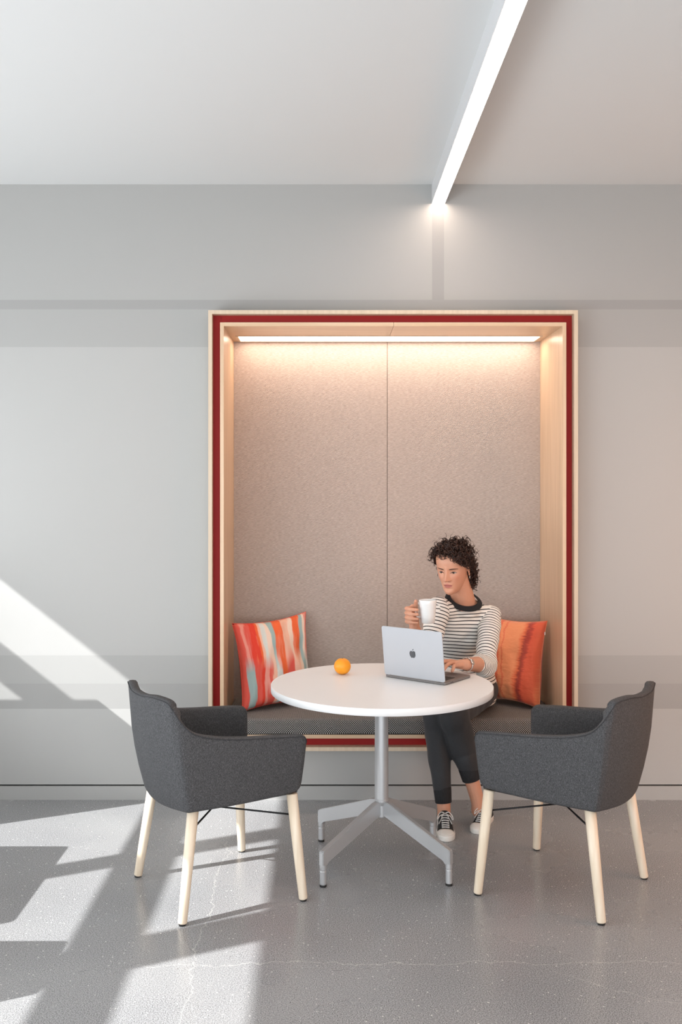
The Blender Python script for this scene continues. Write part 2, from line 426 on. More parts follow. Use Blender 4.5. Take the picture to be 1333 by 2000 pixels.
# ------------------------------------------------------------------ armchairs
def make_chair(label):
    root = empty('armchair', (0, 0, 0), label=label, cat='chair')
    # stations from the front of the right arm (-y) round the back to the front of the left arm
    # (xb, yb, zb | xm, ym | xt, yt, zt)  bottom, middle (z=.60), top ; for y>=0, from front to middle of back
    half = [(.236, .256, .402, .252, .284, .254, .288, .622),
            (.120, .258, .396, .125, .283, .126, .287, .633),
            (.000, .256, .392, .000, .279, .000, .282, .642),
            (-.090, .250, .390, -.105, .272, -.106, .275, .655),
            (-.160, .244, .389, -.190, .264, -.192, .267, .679),
            (-.198, .239, .388, -.234, .258, -.238, .255, .722),
            (-.210, .227, .386, -.249, .246, -.266, .238, .768),
            (-.218, .205, .384, -.261, .224, -.282, .216, .793),
            (-.236, .130, .378, -.289, .140, -.306, .134, .799),
            (-.247, .050, .374, -.303, .052, -.320, .050, .791)]
    full = [tuple(-v if i in (1, 4, 6) else v for i, v in enumerate(r)) for r in half]+half[::-1]
    st = cat(full, 6)
    # cumulative length of the middle line, used to round the arm ends
    Lc = [0]
    for i in range(1, len(st)): Lc.append(Lc[-1]+math.hypot(st[i][3]-st[i-1][3], st[i][4]-st[i-1][4]))
    tot = Lc[-1]; R = .030
    # finer stations at both ends
    extra = [R*(1-math.cos(a)) for a in (0, .25, .5, .75, 1.0, 1.25, math.pi/2)]
    def at(s):
        for i in range(len(Lc)-1):
            if Lc[i] <= s <= Lc[i+1]:
                f = (s-Lc[i])/(Lc[i+1]-Lc[i]); return [a+(b_-a)*f for a, b_ in zip(st[i], st[i+1])]
        return list(st[-1])
    ss = extra+[l for l in Lc if R+.005 < l < tot-R-.005]+[tot-e_ for e_ in extra[::-1]]
    bm = bmesh.new(); rings = []; outer_top = []
    pts = [at(s) for s in ss]
    for i, s in enumerate(ss):
        a = pts[i]; p, q = pts[max(i-1, 0)], pts[min(i+1, len(ss)-1)]
        tx, ty = q[3]-p[3], q[4]-p[4]; l = math.hypot(tx, ty); nx_, ny_ = ty/l, -tx/l   # inward normal (towards the seat)
        ed = min(s, tot-s)
        k = math.sqrt(max(0, 1-((R-ed)/R)**2)) if ed < R else 1
        drop = R*(1-k)
        T = .040-.004*(1 if a[7] > .72 else max(0, (a[7]-.66)/.06))
        Te = T*(.45+.55*k)                                   # rounded front edge
        off = (T-Te)/2
        zt = a[7]-drop; zb = a[2]+drop*.8
        def pos(z, dep):
            # interpolate plan position over height
            zm = .60
            if z <= zm:
                f = (z-a[2])/(zm-a[2]); f = max(0, min(1, f)); g = f**.75
                X, Yy = a[0]+(a[3]-a[0])*g, a[1]+(a[4]-a[1])*g
            else:
                f = (z-zm)/max(.02, a[7]-zm); X, Yy = a[3]+(a[5]-a[3])*f, a[4]+(a[6]-a[4])*f
            return Vector((X+nx_*dep, Yy+ny_*dep, z))
        r = []
        r.append(pos(zb+.004, Te*.5+off)); r.append(pos(zb, off+.010)); r.append(pos(zb+.006, off+.002)); r.append(pos(zb+.016, off))
        for f in (.2, .4, .6, .8): r.append(pos(zb+.016+(zt-.014-zb-.016)*f, off))
        r.append(pos(zt-.014, off)); r.append(pos(zt-.005, off+.0015)); outer_top.append(pos(zt-.0065, off-.0006))
        r.append(pos(zt-.001, off+Te*.16)); r.append(pos(zt, off+Te*.5)); r.append(pos(zt-.002, off+Te*.85)); r.append(pos(zt-.009, off+Te))
        for f in (.75, .5, .25): r.append(pos(.44+(zt-.02-.44)*f, off+Te+.004*(1-f)))
        r.append(pos(.42, off+Te+.004))
        rings.append([bm.verts.new(v) for v in r])
    n = len(rings[0])
    for i in range(len(rings)-1):
        for k in range(n):
            bm.faces.new((rings[i][k], rings[i][(k+1) % n], rings[i+1][(k+1) % n], rings[i+1][k]))
    bm.faces.new(rings[0]); bm.faces.new(rings[-1])
    sh = obj('shell', bm, M['chair'], root, smooth=True)
    g = bmesh.new(); tube(g, outer_top, .0016, 6); obj('piping', g, M['piping'], sh, smooth=True)
    # vertical seams where arm meets back
    # seat
    g = bmesh.new(); pl = []
    outline = [(.245, -.225), (.245, .225), (.10, .228), (-.10, .212), (-.18, .198), (-.215, .14), (-.232, 0), (-.215, -.14), (-.18, -.198), (-.10, -.212), (.10, -.228)]
    for z, sc in ((.385, .96), (.39, 1), (.44, 1.0), (.458, .985), (.468, .93), (.472, .8)):
        pl.append([g.verts.new((x*sc, y*sc, z)) for x, y in outline])
    for i in range(len(pl)-1):
        m_ = len(outline)
        for k in range(m_): g.faces.new((pl[i][k], pl[i][(k+1) % m_], pl[i+1][(k+1) % m_], pl[i+1][k]))
    g.faces.new(pl[0]); g.faces.new(pl[-1])
    bmesh.ops.bevel(g, geom=[e_ for e_ in g.edges if abs(e_.verts[0].co.z-e_.verts[1].co.z) > .01], offset=.012, segments=3, affect='EDGES')
    obj('seat', g, M['chair'], root, smooth=False)
    tops = []
    for (fx, fy, dx, dy) in ((-.232, -.243, .055, .035), (-.232, .243, .055, -.035), (.236, -.277, -.03, .035), (.236, .277, -.03, -.035)):
        g = bmesh.new(); f0 = Vector((fx, fy, .006)); top = Vector((fx+dx, fy+dy, .395))
        ax = (top-f0)
        tube(g, [f0, f0+ax*.004, f0+ax*.012, f0+ax*.5, top], [.0135, .0155, .0165, .0192, .0210], 24)
        lg = obj('leg', g, M['leg'], root, smooth=True)
        g = bmesh.new(); tube(g, [(fx, fy, 0), (fx, fy, .0065)], [.0125, .0135], 20); obj('glide', g, M['rubber'], lg)
        tops.append(f0+ax*.80)
    g = bmesh.new(); tube(g, [tops[0], (tops[0]+tops[3])/2+Vector((0, 0, .003)), tops[3]], .0035, 8); obj('stretcher', g, M['blacksteel'], root, smooth=True)
    g = bmesh.new(); tube(g, [tops[1], (tops[1]+tops[2])/2-Vector((0, 0, .0045)), tops[2]], .0035, 8); obj('stretcher', g, M['blacksteel'], root, smooth=True)
    return root
ch = make_chair('charcoal upholstered armchair on pale wooden legs, left of the table in the sunlight')
ch.location = (-.435, 3.677, 0); ch.rotation_euler.z = math.radians(29.8)
def copy_tree(o, parent=None):
    c = o.copy(); C.objects.link(c)
    if parent: c.parent = parent
    for k in list(o.children): copy_tree(k, c)
    return c
kids = None
ch2 = copy_tree(ch)
ch2['label'] = 'charcoal upholstered armchair on pale wooden legs, right of the table beside the seated woman'
ch['group'] = ch2['group'] = 'armchairs at the round table'
ch2.location = (.9235, 3.6905, 0); ch2.rotation_euler.z = math.radians(144.3)
#PART2
# ------------------------------------------------------------------ laptop
_t = MT('space_grey_aluminium', (.47, .485, .515), .42, .35); _t.bump(_t.noise(600, 2), .02, .0003); M['lap'] = _t.m
_t = MT('dark_keys', (.02, .02, .022), .6); M['keys'] = _t.m
_t = MT('logo_mirror', (.10, .105, .115), .3, .5); M['logo'] = _t.m
_t = MT('black_glass', (.01, .01, .012), .12); M['glass'] = _t.m
HLp, HRp = Vector((.2464, 4.07)), Vector((.481, 3.886))
lap = empty('laptop', ((HLp.x+HRp.x)/2, (HLp.y+HRp.y)/2, TZ), math.atan2(HRp.y-HLp.y, HRp.x-HLp.x), label='open silver grey laptop with a fruit emblem on its lid, on the white table', cat='laptop')
LW, LD = .300, .2124
def rslab(bm, w_, d_, z0, z1, r, e=.0012, seg=6):
    def ring(ins, z):
        out = []
        for cx_, cy_, a0 in ((w_/2-r, d_-r, 0), (-w_/2+r, d_-r, 90), (-w_/2+r, r, 180), (w_/2-r, r, 270)):
            for k in range(seg+1):
                a = math.radians(a0+90*k/seg); out.append(bm.verts.new((cx_+(r-ins)*math.cos(a), cy_+(r-ins)*math.sin(a), z)))
        return out
    R_ = [ring(e, z0), ring(0, z0+e), ring(0, z1-e), ring(e, z1)]; n = len(R_[0])
    for i in range(3):
        for k in range(n): bm.faces.new((R_[i][k], R_[i][(k+1) % n], R_[i+1][(k+1) % n], R_[i+1][k]))
    bm.faces.new(R_[0]); bm.faces.new(R_[-1])
    return [v for q in R_ for v in q]
b = bmesh.new(); rslab(b, LW, LD, .0012, .0115, .010, .0025); _t = MT('aluminium_dark_reflection', (.20, .185, .18), .42, .35); _t.bump(_t.noise(600, 2), .02, .0003); M['lapb'] = _t.m; base = obj('base', b, M['lapb'], lap)  # base colour darkened and browned to paint in what the metal reflects
b = bmesh.new(); box(b, (-.127, .030, .0112), (.127, .118, .0119)); kb = obj('keyboard', b, M['gap'], lap)
b = bmesh.new()
for r_ in range(6):
    for c_ in range(14):
        if r_ == 5 and 4 < c_ < 9: continue
        x0 = -.1255+c_*.0180; box(b, (x0, .032+r_*.0143, .0119), (x0+.0160, .032+r_*.0143+.0125, .0128))
box(b, (-.0355, .1035, .0119), (.0343, .116, .0128)); obj('keys', b, M['keys'], kb)
b = bmesh.new(); box(b, (-.067, .124, .0114), (.067, .204, .0118)); obj('trackpad', b, M['lapb'], lap)
for yy in (.042, .054):
    b = bmesh.new(); box(b, (LW/2-.0003, yy, .0052), (LW/2+.0003, yy+.0085, .0080), .0001); obj('port', b, M['keys'], lap)
b = bmesh.new(); tube(b, [(-.125, .001, .012), (.125, .001, .012)], .0045, 12); obj('hinge', b, M['lapb'], lap)
tl = math.radians(90+7)
Ms = Matrix.Translation((0, .002, .0125)) @ Matrix.Rotation(tl, 4, 'X')
b = bmesh.new()
for v in rslab(b, LW, LD, 0, .0046, .010, .0012): v.co = Ms @ v.co
lid = obj('lid', b, M['lap'], lap)     # local z of the slab points away from the user after the turn
b = bmesh.new()
for v in box(b, (-LW/2+.004, .004, -.0003), (LW/2-.004, LD-.005, .0002)): v.co = Ms @ v.co
ap = [(.02, .27), (.12, .33), (.22, .34), (.33, .28), (.385, .215), (.30, .14), (.265, .05), (.275, -.05), (.33, -.13), (.405, -.175), (.36, -.29), (.28, -.41), (.19, -.49), (.12, -.495), (.02, -.455), (-.08, -.495), (-.17, -.49), (-.28, -.38), (-.37, -.22), (-.41, -.03), (-.39, .13), (-.31, .26), (-.20, .325), (-.08, .31)]
leaf = [(0, .38), (.015, .47), (.08, .56), (.175, .60), (.165, .50), (.10, .41)]
b2 = bmesh.new()
# find which side of the lid faces away from the user
nrm = (Ms.to_3x3() @ Vector((0, 0, 1)))
zo = .0046 if nrm.y < 0 else 0
zi = 0 if zo else .0046
for v in b.verts: pass
b.free(); b = bmesh.new()
for v in box(b, (-LW/2+.004, .004, zi-.0003), (LW/2-.004, LD-.005, zi+.0003)): v.co = Ms @ v.co
obj('screen', b, M['glass'], lap)
for poly in (cat(ap+[ap[0]], 3)[:-1], leaf):
    lo_, hi_ = [], []
    for x, y in poly:
        p_ = Vector((x*.036, LD*.5+y*.036, 0))
        lo_.append(b2.verts.new(Ms @ (p_+Vector((0, 0, zo-.0004))))); hi_.append(b2.verts.new(Ms @ (p_+Vector((0, 0, zo+.0003 if zo else -.0003)))))
    b2.faces.new(lo_); b2.faces.new(hi_)
    for k in range(len(lo_)): b2.faces.new((lo_[k], lo_[(k+1) % len(lo_)], hi_[(k+1) % len(lo_)], hi_[k]))
bmesh.ops.triangulate(b2, faces=[f for f in b2.faces if len(f.verts) > 4])
obj('emblem', b2, M['logo'], lid)
for sx in (-.12, .12):
    for sy in (.03, .18):
        b = bmesh.new(); lathe(b, [(.006, 0), (.007, .0005), (.007, .0014)], 12, Matrix.Translation((sx, sy, 0))); obj('rubber_foot', b, M['rubber'], lap)

# ------------------------------------------------------------------ orange
t = MT('orange_peel', rough=.42); n = t.noise(9, 3)
t.col(t.ramp(n, [(.3, (.86, .27, .006)), (.7, (.95, .38, .015))])); t.bump(t.noise(230, 1), .5, .001)
og = empty('orange', (.0630, 4.125, TZ), label='whole orange fruit lying on the white table', cat='fruit')
b = bmesh.new(); prof = []
for k in range(1, 24):
    a = -math.pi/2+math.pi*k/24; r = .0368
    prof.append((r*math.cos(a), .0355+.0355*math.sin(a)-(.0018*max(0, math.sin(a))**30)))
lathe(b, prof, 40); obj('peel', b, t.m, og, smooth=True)
b = bmesh.new(); lathe(b, [(.0022, .0), (.0030, .0010), (.0022, .0018), (.0008, .0022)], 8, Matrix.Translation((0, 0, .0688))); t = MT('stem_green', (.12, .13, .04), .8); obj('stem', b, t.m, og)

# ------------------------------------------------------------------ pillows
def pillow(name, c, T, mat, label, seed, sag=.06):
    BL, BR, TR_, TL = [Vector(q) for q in c]
    o = Vector(((BL+BR+TR_+TL)/4)); base = Vector((o.x, o.y, min(BL.z, BR.z)))
    nrm = (BR-BL).cross(TL-BL).normalized()      # faces away from / towards the camera
    if nrm.y > 0: nrm = -nrm
    N = 40; bm = bmesh.new(); uvl = bm.loops.layers.uv.new('UVMap'); co = {}
    grid = [[], []]
    for side in (0, 1):
        for i in range(N+1):
            row = []
            for j in range(N+1):
                u, v = i/N, j/N; U, V = 2*u-1, 2*v-1
                edge = i in (0, N) or j in (0, N)
                if side == 1 and edge: row.append(grid[0][i][j]); continue
                # concave sides: pull the middle of every edge inwards
                uu = u-U*.048*(1-V*V)*abs(U)**2; vv = v-V*.048*(1-U*U)*abs(V)**2
                p = (BL*(1-uu)+BR*uu)*(1-vv)+(TL*(1-uu)+TR_*uu)*vv
                t_ = max(0, (1-U**2)*(1-V**2))**.42
                # thinner, slightly wrinkled near the edges
                wr = noise.noise(Vector((u*5+seed, v*5, seed)))*.012*t_+noise.noise(Vector((u*11, v*4+seed, 3+side)))*.012*min(1, t_*2)*(1-t_*.5)
                d = T*.5*t_*(1+.12*(-V))+wr
                p = p+nrm*(d if side == 0 else -d)
                vert = bm.verts.new(p); co[vert] = (u, v); row.append(vert)
            grid[side].append(row)
    for side in (0, 1):
        g = grid[side]
        for i in range(N):
            for j in range(N):
                try: f = bm.faces.new((g[i][j], g[i+1][j], g[i+1][j+1], g[i][j+1]))
                except ValueError: continue
                for lp in f.loops: lp[uvl].uv = co[lp.vert]
    root = empty(name, base, label=label, cat='pillow')
    cv = obj('cover', bm, mat, root, smooth=True, world=True)
    # piped seam around the edge
    g = grid; bm2 = bmesh.new()
    loop = []
    me = cv.data
    def E(u, v):
        U, V = 2*u-1, 2*v-1; uu = u-U*.048*(1-V*V)*abs(U)**2; vv = v-V*.048*(1-U*U)*abs(V)**2
        return (BL*(1-uu)+BR*uu)*(1-vv)+(TL*(1-uu)+TR_*uu)*vv
    for k in range(24): loop.append(E(k/24, 0))
    for k in range(24): loop.append(E(1, k/24))
    for k in range(24): loop.append(E(1-k/24, 1))
    for k in range(25): loop.append(E(0, 1-k/24))
    tube(bm2, loop, .0016, 6, caps=False); sm = obj('seam', bm2, mat, cv, smooth=True)
    sm.data.transform(Matrix.Translation(-base))
    return root
def uvs(t):
    nd = t.n('ShaderNodeUVMap'); return nd.outputs[0]
t = MT('watercolour_print', rough=.8); uv = uvs(t)
u, v, _ = t.sep(uv)
n1 = t.noise(1, 4, t.scale((5.5, 1.3, 1), uv)); n2 = t.noise(1, 5, t.scale((17, 2.2, 1), uv)); n3 = t.noise(1, 2, t.scale((2, 1.8, 1), uv))
uu = t.math('ADD', u, t.math('ADD', t.math('MULTIPLY', t.math('SUBTRACT', n1, .5), .22), t.math('MULTIPLY', t.math('SUBTRACT', n2, .5), .07)))
CO, RD, OR, PK, CR, WH, TE, PE = (.74, .10, .07), (.72, .045, .02), (.80, .13, .035), (.80, .30, .24), (.80, .60, .48), (.66, .68, .64), (.33, .45, .44), (.84, .47, .34)
def bands(L, e_=.007):
    out = [(0, L[0][1])]
    for (a_, ca_), (b_, cb_) in zip(L, L[1:]): out += [(b_-e_, ca_), (b_+e_, cb_)]
    return out
up = t.ramp(uu, bands([(0, CO), (.07, PK), (.12, CO), (.16, RD), (.24, OR), (.27, PE), (.31, WH), (.37, CR), (.42, TE), (.48, OR), (.61, PE), (.68, CR), (.75, OR), (.84, TE), (.90, CR), (.95, PK)]))
lo = t.ramp(uu, bands([(0, CO), (.05, TE), (.16, CO), (.26, RD), (.30, PK), (.34, CO), (.39, PE), (.43, WH), (.52, OR), (.62, CO), (.70, PE), (.80, CR), (.86, TE), (.93, WH)]))
vv = t.math('ADD', v, t.math('MULTIPLY', t.math('SUBTRACT', n3, .5), .5))
c = t.mix(t.ramp(vv, [(.42, (0, 0, 0)), (.60, (1, 1, 1))]), lo, up)
c = t.mix(t.math('MULTIPLY', t.ramp(n2, [(.55, (0, 0, 0)), (.8, (1, 1, 1))]), .35), c, (.82, .55, .45))
t.col(c); t.bump(t.noise(1, 3, t.scale((6, 3, 1), uv)), .45, .016)
pillow('throw_pillow', [(-.428, 4.715, .436), (-.075, 4.925, .436), (-.118, 5.035, .893), (-.488, 4.815, .862)], .13, t.m, 'throw pillow with red, coral, cream and teal watercolour stripes, leaning in the left alcove corner', 2.3)
t = MT('dyed_orange_velvet', rough=.75); uv = uvs(t)
t.b.inputs['Sheen Weight'].default_value = .25
u, v, _ = t.sep(uv)
n1 = t.noise(1, 4, t.scale((3, 3, 1), uv)); n2 = t.noise(1, 4, t.scale((9, 60, 1), uv)); n4 = t.noise(1, 3, t.scale((2, 5, 1), uv))
cen = t.math('ADD', t.math('MULTIPLY', v, .13), .68)
cen = t.math('ADD', cen, t.math('MULTIPLY', t.math('SUBTRACT', n4, .5), .12))
d = t.math('ADD', t.math('SUBTRACT', u, cen), t.math('MULTIPLY', t.math('SUBTRACT', n2, .5), .12))
c = t.ramp(t.math('ADD', d, .5), [(0, (.80, .25, .10)), (.40, (.85, .30, .13)), (.455, (.76, .13, .04)), (.49, (.32, .012, .006)), (.53, (.40, .016, .01)), (.57, (.72, .08, .03)), (.74, (.74, .10, .035)), (.80, (.80, .19, .07))])
for at_, wd, am in ((.36, .025, .7), (.45, .015, .5)):
    dd = t.math('ABSOLUTE', t.math('SUBTRACT', t.math('ADD', u, t.math('ADD', t.math('MULTIPLY', t.math('SUBTRACT', n4, .5), .14), t.math('MULTIPLY', t.math('SUBTRACT', n2, .5), .05))), at_))
    c = t.mix(t.math('MULTIPLY', t.math('LESS_THAN', dd, wd), am), c, (.70, .07, .03))
c = t.mix(t.math('MULTIPLY', n1, .18), c, (.88, .38, .20))
t.col(c); t.bump(t.noise(1, 3, t.scale((3.5, 7, 1), uv)), .55, .02)
rp = pillow('throw_pillow', [(.815, 5.0, .436), (1.068, 4.77, .436), (1.128, 4.865, .868), (.815, 5.055, .880)], .15, t.m, 'dyed orange throw pillow with dark red streaks, in the right alcove corner behind the woman', 5.1)
b = bmesh.new(); box(b, (1.110, 4.848, .797), (1.113, 4.859, .812)); t = MT('white_care_tag', (.8, .8, .8), .7); obj('care_tag', b, t.m, rp, world=True)

# ------------------------------------------------------------------ mug
mx, my, mz = .4430, 4.20, .950
t = MT('white_glaze', (.80, .80, .79), .12); M['glaze'] = t.m; t.bump(t.noise(60, 1), .01, .0005)
mug = empty('mug', (mx, my, mz), label="white ceramic mug held up in the woman's right hand", cat='mug')
b = bmesh.new(); lathe(b, [(.028, 0), (.0305, .002), (.0335, .03), (.0375, .085), (.0395, .1015), (.0390, .103), (.0375, .1025), (.036, .09), (.031, .008), (.005, .006)], 40)
obj('cup', b, M['glaze'], mug, smooth=True)
b = bmesh.new(); ha = [(-.036, 0, .082), (-.047, 0, .085), (-.056, 0, .074), (-.058, 0, .052), (-.053, 0, .032), (-.045, 0, .023), (-.032, 0, .026)]
tube(b, [q for q in cat(ha, 5)], .0046, 10); 
for v_ in b.verts: v_.co = Matrix.Rotation(math.radians(-24), 3, 'Z') @ v_.co
obj('handle', b, M['glaze'], mug, smooth=True)

# ------------------------------------------------------------------ woman on the bench
wm = empty('person', (.69, 4.70, 0), label='seated woman in a striped sweater and charcoal trousers, lifting a white mug beside her laptop', cat='person')
FW = Vector((-.46, -.86, -.235)).normalized()
LF = Vector((.882, -.472, 0)); LF = (LF-FW*LF.dot(FW)).normalized()
UP = LF.cross(FW)*-1
if UP.z < 0: UP = -UP
HC = Vector((.588, 4.462, 1.177))
HM = Matrix.Translation(HC) @ Matrix((LF, FW, UP)).transposed().to_4x4()
HS = [(-.118, .010, .060, .030), (-.113, .024, .074, .010), (-.103, .034, .0835, -.010), (-.090, .043, .0850, -.025), (-.070, .0525, .0825, -.040), (-.050, .0590, .0835, -.055), (-.030, .0640, .0835, -.070),
      (-.010, .0680, .0825, -.083), (.010, .0700, .0830, -.090), (.030, .0715, .0865, -.095), (.050, .0720, .0860, -.096), (.070, .0680, .0780, -.090), (.088, .0570, .0600, -.074), (.101, .0390, .0340, -.050), (.109, .018, .006, -.028), (.111, .004, -.006, -.016)]
HSS = cat(HS, 8)
def G(x, c, s): return math.exp(-((x-c)/s)**2)
def facedisp(x, z):
    ax = abs(x); d = 0
    # nose: bridge to tip
    if -.052 < z < .030:
        tt = max(0, min(1, (.018-z)/.052)); prot = .0055+.0230*tt**1.25
        if z < -.034: prot *= max(0, 1-((-.034-z)/.009)**1.5) if z > -.043 else 0
        if z > .012: prot *= max(0, 1-(z-.012)/.018)
        wd = .0065+.0055*tt
        d += prot*math.exp(-(ax/wd)**2.2)
        d += .0085*G(ax, .0130, .0052)*G(z, -.0355, .0070)      # nostril wings
    d -= .0100*G(ax, .031, .0145)*G(z, -.001, .0105)           # sockets
    d -= .0040*G(ax, .015, .007)*G(z, .004, .010)
    d += .0030*G(ax, .031, .017)*G(z, .0175, .0065)           # brow ridge
    d += .0042*G(ax, .031, .0120)*G(z, -.0015, .0060)          # lids
    d += .0045*G(ax, .043, .016)*G(z, -.024, .017)            # cheekbones
    d -= .0030*G(ax, .045, .012)*G(z, -.062, .018)
    d += .0048*G(ax, 0, .018)*G(z, -.060, .0046)+.0050*G(ax, 0, .0150)*G(z, -.0710, .0050)   # lips
    d -= .0034*G(ax, 0, .023)*G(z, -.0655, .0021)
    d -= .0030*G(ax, 0, .004)*G(z, -.050, .006)
    d -= .0040*G(ax, 0, .022)*G(z, -.0815, .0055)
    d += .0045*G(ax, 0, .018)*G(z, -.098, .011)               # chin
    return d
def hsec(z):
    for i in range(len(HSS)-1):
        if HSS[i][0] <= z <= HSS[i+1][0]:
            f = (z-HSS[i][0])/(HSS[i+1][0]-HSS[i][0]+1e-9); return [a+(b_-a)*f for a, b_ in zip(HSS[i], HSS[i+1])]
    return HSS[-1] if z > 0 else HSS[0]
def yfront(x, z):
    _, w_, yf, yb = hsec(z); yc = -.008 if yf > .03 else (yf+yb)/2
    return yc+(yf-yc)*max(0, 1-abs(x/w_)**2.3)**(1/2.3)+facedisp(x, z)
def headmesh(bm):
    rings = []; N = 120
    for (z, w_, yf, yb) in HSS:
        yc = -.008 if yf > .03 else (yf+yb)/2; r = []
        for k in range(N):
            a = 2*math.pi*k/N; c_, s_ = math.cos(a), math.sin(a); e_ = 2/2.3
            x = w_*math.copysign(abs(c_)**e_, c_); y = math.copysign(abs(s_)**e_, s_)
            y = yc+(yf-yc)*y+facedisp(x, z)*min(1, y*3) if y > 0 else yc+(yc-yb)*y
            r.append(bm.verts.new(HM @ Vector((x, y, z))))
        rings.append(r)
    for i in range(len(rings)-1):
        for k in range(N): bm.faces.new((rings[i][k], rings[i][(k+1) % N], rings[i+1][(k+1) % N], rings[i+1][k]))
    bm.faces.new(rings[0]); bm.faces.new(rings[-1])
LAT = Vector((.91, .41, 0)).normalized()
SR, SL = Vector((.520, 4.455, .990)), Vector((.783, 4.570, .935))
ER, WR = Vector((.462, 4.365, .745)), Vector((.388, 4.240, .922))
EL, WL = Vector((.722, 4.335, .742)), Vector((.602, 4.130, .779))
torso = [(.69, 4.785, .475, .165, .125), (.69, 4.775, .53, .172, .125), (.687, 4.755, .62, .155, .112), (.675, 4.705, .72, .140, .102), (.662, 4.655, .80, .146, .108), (.655, 4.600, .87, .155, .112), (.653, 4.560, .93, .150, .085), (.656, 4.545, .975, .105, .060), (.655, 4.540, 1.00, .060, .05)]
def torso_tube(bm, grow):
    q = cat(torso, 5); P = [a[:3] for a in q]; R_ = [a[3]+grow for a in q]; fl = [(a[4]+grow)/(a[3]+grow) for a in q]
    tube(bm, P, R_, 32, fl, up=LAT)
KR, AR = Vector((.505, 4.420, .497)), Vector((.532, 4.345, .085))
KL, AL = Vector((.580, 4.375, .510)), Vector((.692, 4.375, .100))
HR_, HL_ = Vector((.615, 4.745, .530)), Vector((.775, 4.790, .530))
def P4(v, r): return (v.x, v.y, v.z, r)
def lerp(a, b_, t): return a+(b_-a)*t
# ---- body: one continuous skin surface
NC = Vector((.650, 4.526, 1.015)); e1 = Vector((.97, .235, -.04)).normalized(); e2 = Vector((.17, -.85, -.46)); e2 = (e2-e1*e2.dot(e1)).normalized()
nrm_ = e1.cross(e2); nrm_ = nrm_ if nrm_.z > 0 else -nrm_
b = bmesh.new()
headmesh(b)
for s in (-1, 1):
    e_ = bmesh.new()
    Me = HM @ Matrix.Translation((s*.0735, -.012, -.010)) @ Matrix.Rotation(math.radians(s*-22), 4, 'Z')
    ellipsoid(b, Me @ Vector((0, 0, 0)), (.0045, .0155, .0285), Me, 20); ellipsoid(b, Me @ Vector((s*.003, -.004, .004)), (.004, .013, .022), Me, 16)
    ellipsoid(b, Me @ Vector((s*.001, .003, -.024)), (.0045, .0075, .0085), Me, 14); e_.free()
nb = Vector((.655, 4.540, .985))
limb(b, [P4(Vector((.655, 4.57, .92)), .045), P4(nb+Vector((0, .012, 0)), .055), P4(Vector((.640, 4.525, 1.04)), .0545), P4(Vector((.622, 4.500, 1.10)), .0510), P4(Vector((.612, 4.485, 1.13)), .050)], 6, 28)
torso_tube(b, -.022)
Mn = Matrix((e1, e2, nrm_)).transposed().to_4x4(); ellipsoid(b, NC-nrm_*.024, (.078, .074, .028), Mn, 32)
limb(b, [P4(nb-Vector((0, -.01, .035)), .038), P4(lerp(nb, SR, .6)-Vector((0, 0, .025)), .034), P4(SR, .036)]); limb(b, [P4(nb-Vector((0, -.01, .035)), .038), P4(lerp(nb, SL, .6)-Vector((0, 0, .02)), .034), P4(SL, .036)])
limb(b, [P4(SR, .044), P4(lerp(SR, ER, .5), .040), P4(ER, .037), P4(lerp(ER, WR, .3), .038), P4(lerp(ER, WR, .7), .031), P4(WR, .0245)])
limb(b, [P4(SL, .044), P4(lerp(SL, EL, .5), .040), P4(EL, .037), P4(lerp(EL, WL, .3), .038), P4(lerp(EL, WL, .7), .031), P4(WL, .0245)])
for h, k, a in ((HR_, KR, AR), (HL_, KL, AL)):
    limb(b, [P4(h, .065), P4(lerp(h, k, .6), .050), P4(k, .036), P4(lerp(k, a, .3)+Vector((0, .01, 0)), .036), P4(lerp(k, a, .75), .034), P4(a, .031), P4(a-Vector((0, 0, .04)), .030)])
# left hand on the laptop (index .. little), right hand round the mug handle
def finger(pts, r): limb(b, [(*p, r*k) for p, k in zip(pts, (1.12, 1.05, 1.0, .82))] if len(pts) == 4 else [(*p, r*k) for p, k in zip(pts, (1.1, 1.0, .85))], 5, 12)
for mcp, pip, dip, tip, r in (((.557, 4.088, .784), (.542, 4.064, .785), (.536, 4.053, .775), (.531, 4.046, .766), .0078),
                              ((.543, 4.107, .789), (.516, 4.068, .791), (.497, 4.040, .779), (.486, 4.023, .766), .0086),
                              ((.536, 4.128, .791), (.499, 4.098, .793), (.477, 4.075, .779), (.464, 4.060, .765), .0088),
                              ((.534, 4.150, .790), (.495, 4.133, .791), (.473, 4.120, .777), (.460, 4.110, .765), .0086)):
    limb(b, [(*(WL.lerp(Vector(mcp), .35)), .0125), (*(WL.lerp(Vector(mcp), .7)), .0115), (*mcp, r*1.2)], 5, 12); finger((mcp, pip, dip, tip), r)
finger(((.585, 4.155, .777), (.555, 4.180, .775), (.532, 4.186, .771), (.512, 4.182, .766)), .0095)
limb(b, [(*WL, .024), (.580, 4.124, .781, .022), (.562, 4.118, .781, .018)], 5, 16)
for z, ln, r in ((1.012, 1.0, .0088), (.992, 1.06, .0092), (.972, 1.0, .0088), (.954, .88, .0078)):
    mcp = (.372, 4.262, z-.004); pip = (.3500, 4.222, z); dip = (.365, 4.184, z); tip = (.3935, 4.176, z-.001)
    finger((mcp, pip, dip, tip), r)
    limb(b, [(.388, 4.252, .950, .013), (*mcp, r*1.15)], 4, 12)
limb(b, [(*WR, .0235), (.386, 4.252, .955, .024), (.384, 4.262, .985, .021), (.381, 4.262, 1.012, .014)], 5, 16)
finger(((.389, 4.250, .985), (.392, 4.228, 1.015), (.391, 4.212, 1.036), (.390, 4.198, 1.047)), .0095)
me = voxel(b, .0021, 2, .4)
inv = HM.inverted()
ca = me.color_attributes.new('tone', 'FLOAT_COLOR', 'POINT')
base_c = Vector((.62, .315, .205))
